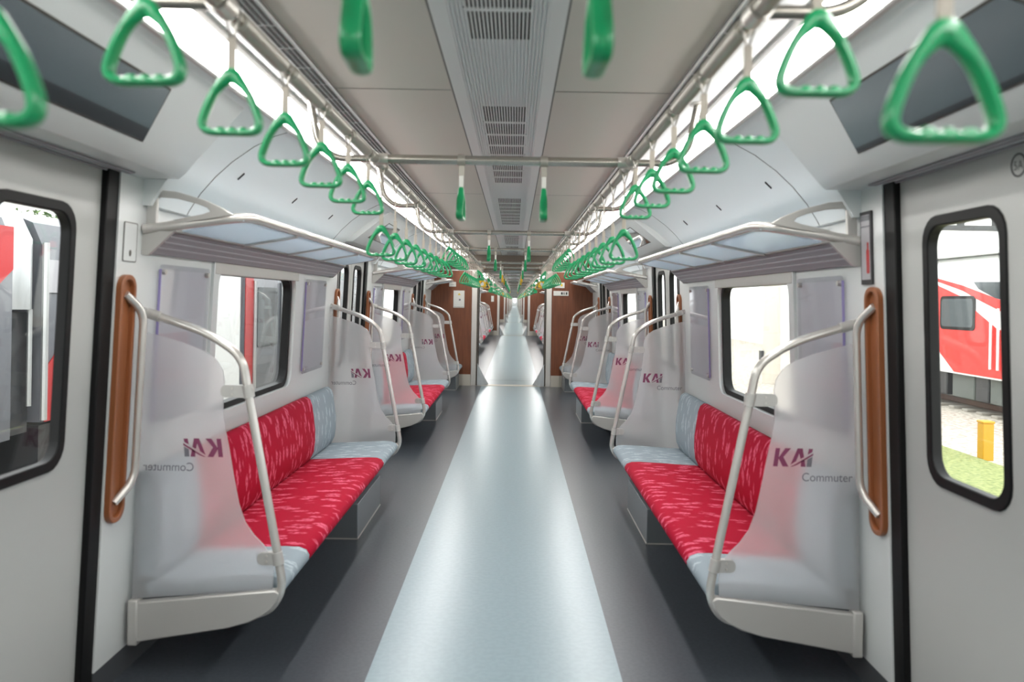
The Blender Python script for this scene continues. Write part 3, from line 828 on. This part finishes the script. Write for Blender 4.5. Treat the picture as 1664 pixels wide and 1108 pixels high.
# ------------------------------------------------------------------ rails, hangers, crossbars
RX, RZ = 0.486, 1.98
def strap_ys1():
    z = []
    z += [(0.80, 'L', 'above the vestibule before the first crossbar')]
    z += [(1.14 + 0.345 * k, 'S', 'over the nearest doorway') for k in range(6)]
    z += [(3.157 + 0.363 * k, 'L', 'over the nearest bench') for k in range(9)]
    z += [(6.40 + 0.345 * k, 'S', 'over the second doorway') for k in range(6)]
    z += [(8.42 + 0.363 * k, 'L', 'over the second bench') for k in range(8)]
    z += [(11.32 + 0.33 * k, 'S', 'over the third doorway') for k in range(4)]
    z += [(12.62 + 0.22 * k, 'Y', 'over the end bench') for k in range(3)]
    return z
def strap_ys(c, nm):
    z = [(c + 0.35 + 0.22 * k, 'Y', 'over the first bench of the %s carriage' % nm) for k in range(3)]
    p = c + 1.25
    for j in range(4):
        z += [(p + 0.345 * k, 'S', 'over the %s doorway of the %s carriage' % (ORD[j], nm)) for k in range(5)]
        p += 1.9
        if j < 3:
            z += [(p + 0.363 * k, 'L', 'over the %s long bench of the %s carriage' % (ORD[j], nm)) for k in range(8)]
            p += 2.98
    z += [(c + 17.3 + 0.22 * k, 'Y', 'over the last bench of the %s carriage' % nm) for k in range(3)]
    return z
CROSS1 = [1.03, 3.0, 6.2, 8.27, 11.15, 12.75]
crossC = lambda c: [c + 0.5, c + 1.1, c + 3.0, c + 6.0, c + 7.9, c + 10.85, c + 12.75, c + 15.7, c + 17.4]

def make_rail(s, y0, y1, stops, label, sleeves=True):
    t = thing('grab_rail', (s * RX, y0, RZ), label, 'grab rail', 'overhead grab rails')
    m = MB(); m.tube([(0, 0, 0), (0, y1 - y0, 0)], 0.0125, 10); m.build('tube', M['railtube'], t, smooth=60)
    if sleeves:
        st = [y0] + stops + [y1]
        for a, b in zip(st, st[1:]):
            a2, b2 = a + 0.032, b - 0.032
            if b2 - a2 < 0.05: continue
            m = MB(); L = b2 - a2
            m.tube([(0, a2 - y0, 0), (0, a2 - y0 + 0.004, 0), (0, a2 - y0 + L - 0.004, 0), (0, a2 - y0 + L, 0)], [0.013, 0.0195, 0.0195, 0.013], 12)
            m.build('sleeve', M['sleeve'], t, smooth=50)
    return t
for s in (-1, 1):
    ys = sorted([z[0] for z in strap_ys1()] + [c for c in CROSS1] + [1.43, 4.5, 7.3, 9.7])
    make_rail(s, -1.5, 13.22, ys, 'segmented steel grab rail running above the %s edge of the aisle' % SNAME[s])
    make_rail(s, C2 + 0.05, CARS[1][1] - 0.05, sorted([z[0] for z in strap_ys(C2, 'x')]), 'overhead grab rail beyond the gangway, %s edge of the aisle' % SNAME[s])
    for i in range(2, len(CARS) - 1):
        make_rail(s, CARS[i][0] + 0.05, CARS[i][1] - 0.05, [], 'overhead grab rail in the %s carriage, %s edge of the aisle' % (ORD[i], SNAME[s]), False)
def hanger(s, yy, label):
    t = thing('rail_hanger', (s * RX, yy, RZ), label, 'rail hanger', 'brackets holding the grab rails')
    m = MB(); m.tube(smooth_path([(0.021, 0, 0.0), (0.15, -0.01, -0.003), (0.215, -0.02, 0.05), (0.245, -0.03, 0.222)], [0.05, 0.07]), 0.0135, 10); m.build('bent_tube', M['railtube'], t, sx=s, smooth=60)
    m = MB(); cc = [(math.cos(k * PI / 8), math.sin(k * PI / 8)) for k in range(16)]; m.ring_plate([(a * 0.0225, b * 0.0225) for a, b in cc], [(a * 0.016, b * 0.016) for a, b in cc], lambda u, v, d: (u, d, v), -0.028, 0.028); m.build('collar', M['steel'], t, sx=s, smooth=50)
    m = MB(); m.tube([(0.245, -0.03, 0.214), (0.2455, -0.03, 0.226)], 0.03, 14); m.build('flange', M['steel'], t, sx=s, smooth=50)
    return t
hy = [1.43, 3.0, 4.5, 6.2, 7.3, 8.27, 9.7, 11.15, 12.75]
for s in (-1, 1):
    p = None
    for k, yy in enumerate(hy):
        lb = 'bent steel bracket holding the %s grab rail, %s from the camera' % (SNAME[s], ORD[k])
        if p is None: p = hanger(s, yy, lb)
        else: dup(p, loc=(s * RX, yy, RZ), label=lb)
    for c, nm in ((C2, 'next'),):
        for k, yy in enumerate(crossC(c)):
            dup(p, loc=(s * RX, yy, RZ), label='bent steel bracket on the %s rail, %s one beyond the gangway' % (SNAME[s], ORD[k]))
def crossbar(yy, label):
    t = thing('crossbar', (0, yy, RZ), label, 'crossbar', 'crossbars over the aisle')
    m = MB(); m.tube([(-RX, 0, 0), (RX, 0, 0)], 0.0175, 14); m.build('tube', M['railtube'], t, smooth=60)
    for s in (-1, 1):
        m = MB(); m.tube([(s * (RX - 0.05), 0, 0), (s * (RX - 0.01), 0, 0)], 0.022, 14); m.build('collar', M['steel'], t, smooth=50)
    return t
p = None
for k, yy in enumerate(CROSS1):
    lb = 'steel crossbar joining both rails, %s from the camera' % ORD[k]
    if p is None: p = crossbar(yy, lb)
    else: dup(p, loc=(0, yy, RZ), label=lb)
for i in range(1, 4):
    for k, yy in enumerate(crossC(CARS[i][0])):
        dup(p, loc=(0, yy, RZ), label='steel crossbar in the %s carriage, %s beyond its gangway' % (ORD[i], ORD[k]))
for i in range(4, len(CARS) - 1):
    for k, yy in enumerate(crossC(CARS[i][0])[::2]):
        dup(p, loc=(0, yy, RZ), label='far steel crossbar beyond the third gangway', group='far crossbars')

# ------------------------------------------------------------------ hand straps
def ring_mesh(mt):
    """rounded triangle, hanging from its apex at the origin, facing y"""
    W = 0.0605
    P = smooth_path([(0.0, 0, -0.1235), (W, 0, -0.1235), (0.040, 0, -0.062), (0.0075, 0, -0.010), (-0.0075, 0, -0.010), (-0.040, 0, -0.062), (-W, 0, -0.1235), (0, 0, -0.1235)], [0.030, 0.03, 0.012, 0.012, 0.03, 0.030], 6)
    # densify the bottom bar for its finger grooves
    Q = []
    for a, b in zip(P, P[1:]):
        nseg = 14 if abs(a.z - b.z) < 1e-4 and (a - b).length > 0.02 and a.z < -0.12 else 1
        if (a - b).length > 0.05 and nseg == 1: nseg = 5
        for k in range(nseg): Q.append(a.lerp(b, k / nseg))
    rings = []; m = len(Q); cen = Vector((0, 0, -0.08))
    for i in range(m):
        t = (Q[(i + 1) % m] - Q[i - 1]).normalized()
        nrm = Vector((t.z, 0, -t.x))
        if nrm.dot(cen - Q[i]) < 0: nrm = -nrm       # points into the opening
        z = Q[i].z; top = max(0.0, min(1.0, (z + 0.055) / 0.045))
        ti, to = 0.0068 + 0.016 * top * top, 0.0068
        if z < -0.12: ti += 0.0028 * (1 if math.sin(Q[i].x * 2 * PI / 0.021 + 0.6) > 0 else -0.4) * (1 if abs(Q[i].x) < 0.038 else 0)
        d = 0.0135 - 0.004 * top
        ring = []
        for k in range(10):
            a = 2 * PI * k / 10; ca, sa = math.cos(a), math.sin(a)
            e = 0.75
            u = math.copysign(abs(ca) ** e, ca); v = math.copysign(abs(sa) ** e, sa)
            ring.append(Q[i] + nrm * (u * (ti if u > 0 else to)) + Vector((0, 1, 0)) * (v * d))
        rings.append(ring)
    return MB().rings(rings, loop=True)
def strap(kind, drop, cross=False):
    """drop: from the rail axis to the ring's apex"""
    t = thing('hand_strap', (0, 0, 0), 'x', 'hand strap')
    g = ring_mesh(kind).build('grip_ring', M['yellow' if kind == 'Y' else 'green'], t, smooth=50)
    g.location = (0, 0, -drop)
    if cross: g.rotation_euler = (0, 0, PI / 2)
    if cross:
        m = MB()
        m.box(-0.010, 0.010, -0.003, 0.003, -drop * 0.62, -0.014, 0); m.tube([(-0.014, 0, 0), (0.014, 0, 0)], 0.0215, 12)
        m.build('band', M['sleeve'], t, smooth=40)
        m = MB(); m.box(-0.0085, 0.0085, -0.005, 0.005, -drop - 0.004, -drop * 0.60); m.build('buckle', M['label'], t, bevel=0.002)
    else:
        b0 = min(0.055, drop * 0.45)
        m = MB(); m.box(-0.0075, 0.0075, -0.003, 0.003, -drop - 0.004, -b0 - 0.03 if drop < 0.13 else -drop + 0.05); 
        if drop >= 0.13: m.box(-0.0035, 0.0035, -0.002, 0.002, -drop + 0.05, -b0)
        else: m.box(-0.0075, 0.0075, -0.003, 0.003, -b0 - 0.03, -b0)
        m.build('band', M['band'], t, smooth=0)
        m = MB()
        m.tube([(-0.002, 0, -b0)] + [(0.0165 * math.sin(a), 0, 0.0165 * math.cos(a)) for a in [-2.35 + 4.7 * k / 12 for k in range(13)]] + [(0.002, 0, -b0)], 0.0024, 6)
        m.build('rail_loop', M['wire'], t, smooth=60)
    return t
PROTO = {'S': strap('S', 0.099), 'L': strap('L', 0.234), 'Y': strap('Y', 0.19), 'C': strap('S', 0.099, True), 'CY': strap('Y', 0.115, True)}
used = set()
count = 0
def place(kind, loc, label, group):
    global count
    count += 1
    rz = random.uniform(-0.06, 0.06)
    if kind not in used:
        used.add(kind); o = PROTO[kind]; o.location = loc; o.rotation_euler = (0, 0, rz); o['label'] = label; o['group'] = group; return o
    return dup(PROTO[kind], loc=loc, rz=rz, label=label, group=group)
DESC = {'S': 'green hand strap', 'L': 'long-banded green hand strap', 'Y': 'yellow hand strap'}
def run(zs, s):
    n = {}
    for yy, kd, where in zs:
        k = n.get(where, 0); n[where] = k + 1
        place(kd, (s * RX, yy, RZ), '%s %s %s, %s rail' % (ORD[k], DESC[kd], where, SNAME[s]), 'hand straps along the rails')
for s in (-1, 1):
    run(strap_ys1(), s)
for s in (-1, 1): run(strap_ys(C2, 'second'), s)
def cross_straps(yy, kd, where):
    for s in (-1, 1):
        place(kd, (s * 0.157, yy, RZ), '%s hand strap hanging edge-on from %s, %s of centre' % ('yellow' if kd == 'CY' else 'green', where, SNAME[s]), 'hand straps on the crossbars')
for k, yy in enumerate(CROSS1): cross_straps(yy, 'CY' if k == 5 else 'C', 'the %s crossbar' % ORD[k])
for k, yy in enumerate(crossC(C2)): cross_straps(yy, 'CY' if k in (0, 8) else 'C', 'the %s crossbar beyond the gangway' % ORD[k])
far = []
for i in range(2, len(CARS)):
    for s in (-1, 1):
        for yy, kd, w in strap_ys(CARS[i][0], ORD[i]): far.append((i, kd, s, yy))
far.sort(key=lambda a: a[3])
room = 296 - count
m = MB(); my = MB()
for j, (i, kd, s, yy) in enumerate(far):
    if j < room:
        place(kd, (s * RX, yy, RZ), '%s hand strap far down the train beyond the second gangway, %s rail' % ('yellow' if kd == 'Y' else 'green', SNAME[s]), 'far %s straps on the %s rail' % ('yellow' if kd == 'Y' else 'green', SNAME[s]))
    elif i < 7:
        src = PROTO[kd]
        dst = my if kd == 'Y' else m
        for ch in src.children:
            if ch.name.startswith(('grip_ring', 'band')):
                me = ch.data; dz = ch.location.z
                dst.add([(v.co.x + s * RX, v.co.y + yy, v.co.z + dz + RZ) for v in me.vertices], [tuple(p.vertices) for p in me.polygons])
tag(m.build('far_hand_straps', M['green'], smooth=50), 'green hand straps crowded toward the far end of the train', 'hand straps', kind='stuff')
if my.v: tag(my.build('far_hand_straps', M['yellow'], smooth=50), 'yellow hand straps among the green ones far down the train', 'hand straps', kind='stuff')

# ------------------------------------------------------------------ outside
GZ = -1.1
m = MB(); m.box(-60, 60, -20, 120, GZ - 0.3, GZ); struct(m.build('ground', M['gravel'], smooth=0))
m = MB(); m.box(3.2, 7.9, -2, 16, GZ, GZ + 0.03); tag(m.build('grass_verge', M['grass'], smooth=0), 'yellow-green grass strip outside the right door window', 'grass', kind='stuff')
for k, x in enumerate((11.75, 13.2)):
    m = MB(); m.prism_y([(x - 0.07, GZ + 0.072), (x + 0.07, GZ + 0.072), (x + 0.035, GZ + 0.09), (x + 0.04, GZ + 0.2), (x - 0.04, GZ + 0.2), (x - 0.035, GZ + 0.09)], 5, 28)
    tag(m.build('track_rail', M['rail']), 'brown steel rail of the track outside, %s the red locomotive' % ('near side under' if k == 0 else 'far side under'), 'rail')
sl = None
for k in range(28):
    if sl is None:
        m = MB(); m.box(-1.25, 1.25, -0.12, 0.12, 0, 0.09); sl = m.build('sleeper', M['sleeper'], bevel=0.02)
        tag(sl, 'concrete sleeper under the track of the red locomotive', 'sleeper', 'sleepers of the outside track'); sl.location = (12.4, 11.0, GZ - 0.02)
    else:
        o = sl.copy(); COL.objects.link(o); o.location = (12.4, 11.0 + 0.6 * k, GZ - 0.02)

# red and white locomotive on the right
X = 11.0
t = thing('locomotive', (X + 1.4, 20.5, GZ + 0.2), 'red and white locomotive on the track outside the right door window', 'locomotive')
lx, ly, lz = X + 1.4, 20.5, GZ + 0.2
P = lambda x, yy, z: (x - lx, yy - ly, z - lz)
def lbox(nm, x0, x1, y0, y1, z0, z1, mt, bev=0.0, par=None):
    m = MB(); m.box(x0 - lx, x1 - lx, y0 - ly, y1 - ly, z0 - lz, z1 - lz); return m.build(nm, mt, par or t, bevel=bev)
m = MB(); m.prism_y([(-1.4, 0.72), (-1.4, 3.05), (-1.3, 3.4), (-1.0, 3.62), (1.0, 3.62), (1.3, 3.4), (1.4, 3.05), (1.4, 0.72)], -7.0, 4.6)
m.build('body', M['t_white'], t, smooth=40)
fs = lambda u, v, d: (X + d - lx, u - ly, v - lz)
def side(nm, pts, mt, d=0.012):
    m = MB(); m.prism(pts, fs, -d, 0.002); return m.build(nm, mt, t, smooth=0)
side('red_livery', [(25.0, -0.14), (19.6, -0.14), (20.25, 0.285), (20.9, 0.7), (25, 1.2)], M['t_white'])
side('red_livery', [(20.9, 0.7), (20.25, 0.285), (19.6, -0.14), (14.0, -0.14), (14.0, 0.1), (17.92, 1.0), (18.67, 1.36), (19.24, 1.70), (20.5, 2.04), (23.5, 2.5), (24.5, 2.2)], M['t_red'])
side('red_livery', [(20.43, 2.12), (19.24, 1.86), (18.67, 1.66), (17.93, 1.44), (14, 0.4), (14, 0.9), (17.9, 1.67), (19.3, 2.0), (20.43, 2.2)], M['t_red'], 0.014)
side('window_band', [(18.8, 2.07), (17.93, 2.05), (14.5, 1.95), (14.5, 1.3), (17.94, 1.68), (18.6, 1.9)], M['t_glass'], 0.02)
m = MB(); m.prism(rrect(18.72, 20.24, 0.905, 1.74, 0.12), fs, -0.03, 0.002); w = m.build('cab_window_frame', M['black'], t)
m = MB(); m.prism(rrect(18.79, 20.17, 0.975, 1.67, 0.10), fs, -0.036, -0.02); m.build('cab_window', M['t_glass'], w)
for a in (17.75, 18.03):
    m = MB(); m.tube([P(X - 0.06, a, 0.05), P(X - 0.06, a, 1.45)], 0.03, 8); m.build('handrail', M['t_white'], t)
lbox('roof_panel', X + 0.1, X + 0.7, 14.5, 24.0, 2.735, 2.80, M['ceilstrip'])
for a, b, mt in ((19.0, 19.95, M['under']), (18.42, 18.95, M['t_dark']), (17.2, 18.36, M['under']), (20.2, 22.0, M['t_dark'])):
    lbox('underframe_box', X + 0.15, X + 1.5, a, b, -0.78, -0.12, mt, 0.03)
# pale pole outside the bench window on the right
t = thing('catenary_pole', (8.4, 25.6, GZ), 'pale concrete pole outside the right bench window', 'pole')
m = MB(); m.tube([(0, 0, 0), (0, 0, 7.5)], [0.30, 0.22], 12); m.build('shaft', M['pole'], t, smooth=60)
m = MB(); m.box(-0.36, -0.28, -0.12, 0.12, 0.75, 1.05); m.build('junction_box', M['t_dark'], t)
t = thing('trackside_post', (8.0, 13.25, GZ), 'yellow marker post in the gravel outside the right door window', 'post')
m = MB(); m.box(-0.09, 0.09, -0.09, 0.09, 0, 0.62); m.build('shaft', M['post_y'], t, bevel=0.01)
m = MB(); m.box(-0.1, 0.1, -0.1, 0.1, 0.62, 0.66); m.build('cap', M['post_y'], t, bevel=0.01)
t = thing('overhead_gantry', (16, 27, GZ), 'dark steel lattice gantry above the red locomotive', 'gantry')
for z in (5.2, 5.9, 6.6):
    m = MB(); m.box(-2.2, 2.6, -0.15, 0.15, z, z + 0.16); m.build('beam', M['gantry'], t)
for x in (-2.0, -0.8, 0.4, 1.6):
    m = MB(); m.box(x, x + 0.14, -0.12, 0.12, 0 if x in (-2.0, 1.6) else 5.2, 7.2); m.build('post', M['gantry'], t)
    m = MB(); m.tube([(x, 0, 5.3), (x + 1.2, 0, 6.6)], 0.05, 6); m.build('brace', M['gantry'], t)

# train on the left
X = -4.2
lx, ly, lz = X - 1.4, 7.0, GZ + 0.2
t = thing('parked_railcar', (lx, ly, lz), 'grey and red railcar end close outside the left door window', 'railcar')
P = lambda x, yy, z: (x - lx, yy - ly, z - lz)
fs = lambda u, v, d: (X + d - lx, u - ly, v - lz)
m = MB(); m.prism_y([(1.4, 1.1), (1.4, 2.75), (1.3, 2.98), (1.0, 3.1), (-1.2, 3.1), (-1.4, 2.75), (-1.4, 1.1)], -8.0, -0.33)
m.build('body', M['t_grey'], t)
side('red_livery', [(3.0, 1.2), (6.05, 1.2), (6.66, 1.64), (6.66, 2.0), (3, 2.0)], M['t_crimson'], -0.012)
m = MB(); m.tube([P(X - 0.18, 6.86, 1.30), P(X - 0.18, 6.86, 1.9), P(X - 0.24, 6.86, 2.02), P(X - 0.4, 6.86, 2.1)], 0.2, 16); m.build('end_fairing', M['t_silver'], t, smooth=60)
m = MB(); m.box(*[v for v in (X - 2.4 - lx, X - 0.1 - lx)], -0.33, 0.06, 1.1, 2.17); m.build('gangway_panel', M['t_dark'], t)
m = MB(); m.tube([P(X - 0.05, 7.0, 0.44), P(X - 0.05, 7.0, 1.3)], 0.022, 8); m.build('grab_bar', M['t_silver'], t)
m = MB(); m.box(-1.2, 1.2, -7.5, -0.6, 0.3, 1.0); m.build('underframe', M['t_dark'], t)
t = thing('coupled_railcar', (lx, ly, lz), 'dark grey railcar with red corner coupled behind the nearer one outside', 'railcar')
m = MB(); m.prism_y([(1.4, 1.18), (1.4, 2.75), (1.3, 2.98), (1.0, 3.1), (-1.2, 3.1), (-1.4, 2.75), (-1.4, 1.18)], 0.10, 3.55)
m.build('body', M['t_grey'], t)
side('red_livery', [(7.14, 0.28), (8.6, 0.28), (8.6, 1.9), (7.14, 0.76)], M['t_crimson'], -0.012)
side('white_panel', sq(7.16, 7.5, 1.45, 1.75), M['rib'], -0.02)
m = MB(); m.tube([P(X + 0.02, 7.11, 0.3), P(X + 0.02, 7.11, 1.9)], 0.03, 8); m.build('corner_post', M['t_silver'], t)
m = MB(); m.box(-1.2, 1.2, 0.4, 3.4, 0.3, 1.1); m.build('underframe', M['t_dark'], t)
t = thing('far_railcar', (lx, 12.4, lz), 'dark red and glass railcar seen through the left bench window', 'railcar')
m = MB(); m.prism_y([(1.4, 0.5), (1.4, 2.75), (1.3, 2.98), (1.0, 3.1), (-1.2, 3.1), (-1.4, 2.75), (-1.4, 0.5)], 0.0, 12.0)
m.build('body', M['t_grey'], t)
ly = 12.4
m = MB(); m.box(-1.3, 1.34, -0.03, 0.0, 0.6, 2.8); m.build('glare_panel', M['t_white'], t, smooth=0)  # added white face, stands in for the overexposed brightness between the railcars
side('red_livery', sq(12.42, 12.8, -0.35, 1.75), M['t_crimson'], -0.012)
for k in range(4):
    a = 13.0 + k * 1.5
    m = MB(); m.prism(rrect(a, a + 1.1, 0.6, 1.6, 0.08), fs, -0.002, 0.02); m.build('window', M['t_glass'], t)
    m = MB(); m.tube([(X + 0.03 - lx, a - 0.18 - ly, -0.3 - lz), (X + 0.03 - lx, a - 0.18 - ly, 1.7 - lz)], 0.035, 8); m.build('grab_bar', M['t_silver'], t)
t = thing('tree', (-13, 22, GZ), 'leafy green tree behind the railcars on the left', 'tree')
m = MB(); m.tube([(0, 0, 0), (0.1, 0, 2.2), (0, 0.1, 4.0)], [0.22, 0.16, 0.08], 8); m.build('trunk', M['bark'], t, smooth=60)
m = MB()
for k in range(2200):
    a = random.uniform(0, 2 * PI); r = 1.7 * random.random() ** 0.5; z = random.uniform(2.2, 4.7); c = Vector((r * math.cos(a), r * math.sin(a), z))
    d1 = Vector((random.gauss(0, 1), random.gauss(0, 1), random.gauss(0, 1))).normalized() * 0.09; d2 = d1.orthogonal().normalized() * 0.045
    m.add([c - d1, c + d2, c + d1, c - d2], [(0, 1, 2, 3)])
tag(m.build('foliage', M['leaf'], t, smooth=0))

# pale sheds added beyond the tracks, standing in for overexposed white glare
def shed(name, x0, x1, y0, y1, h, label):
    t = thing(name, ((x0 + x1) / 2, y0, GZ), label, 'building')
    w = (x1 - x0) / 2
    m = MB(); m.box(-w, w, 0, y1 - y0, 0, h); m.build('walls', M['t_white'], t, smooth=0)
    m = MB(); m.rings([[(-w - 0.4, yy, h), (w + 0.4, yy, h), (0, yy, h + 1.6)] for yy in (-0.4, y1 - y0 + 0.4)]); m.build('roof', M['ceilstrip'], t, smooth=0)
    for k in range(4):
        m = MB(); a = 1.5 + k * (y1 - y0 - 3) / 4; xx = -w if x0 > 0 else w
        m.box(min(xx * 1.003, xx * 0.99), max(xx * 1.003, xx * 0.99), a, a + 1.6, h - 1.6, h - 0.6); m.build('window', M['slope'], t, smooth=0)
shed('glare_shed', 16.0, 24.0, 34.0, 75.0, 7.0, 'added long white shed standing for the glare outside the right bench window')
shed('glare_shed', -26.0, -14.0, 28.0, 60.0, 6.0, 'added white shed standing for the glare beyond the railcars, left bench window')
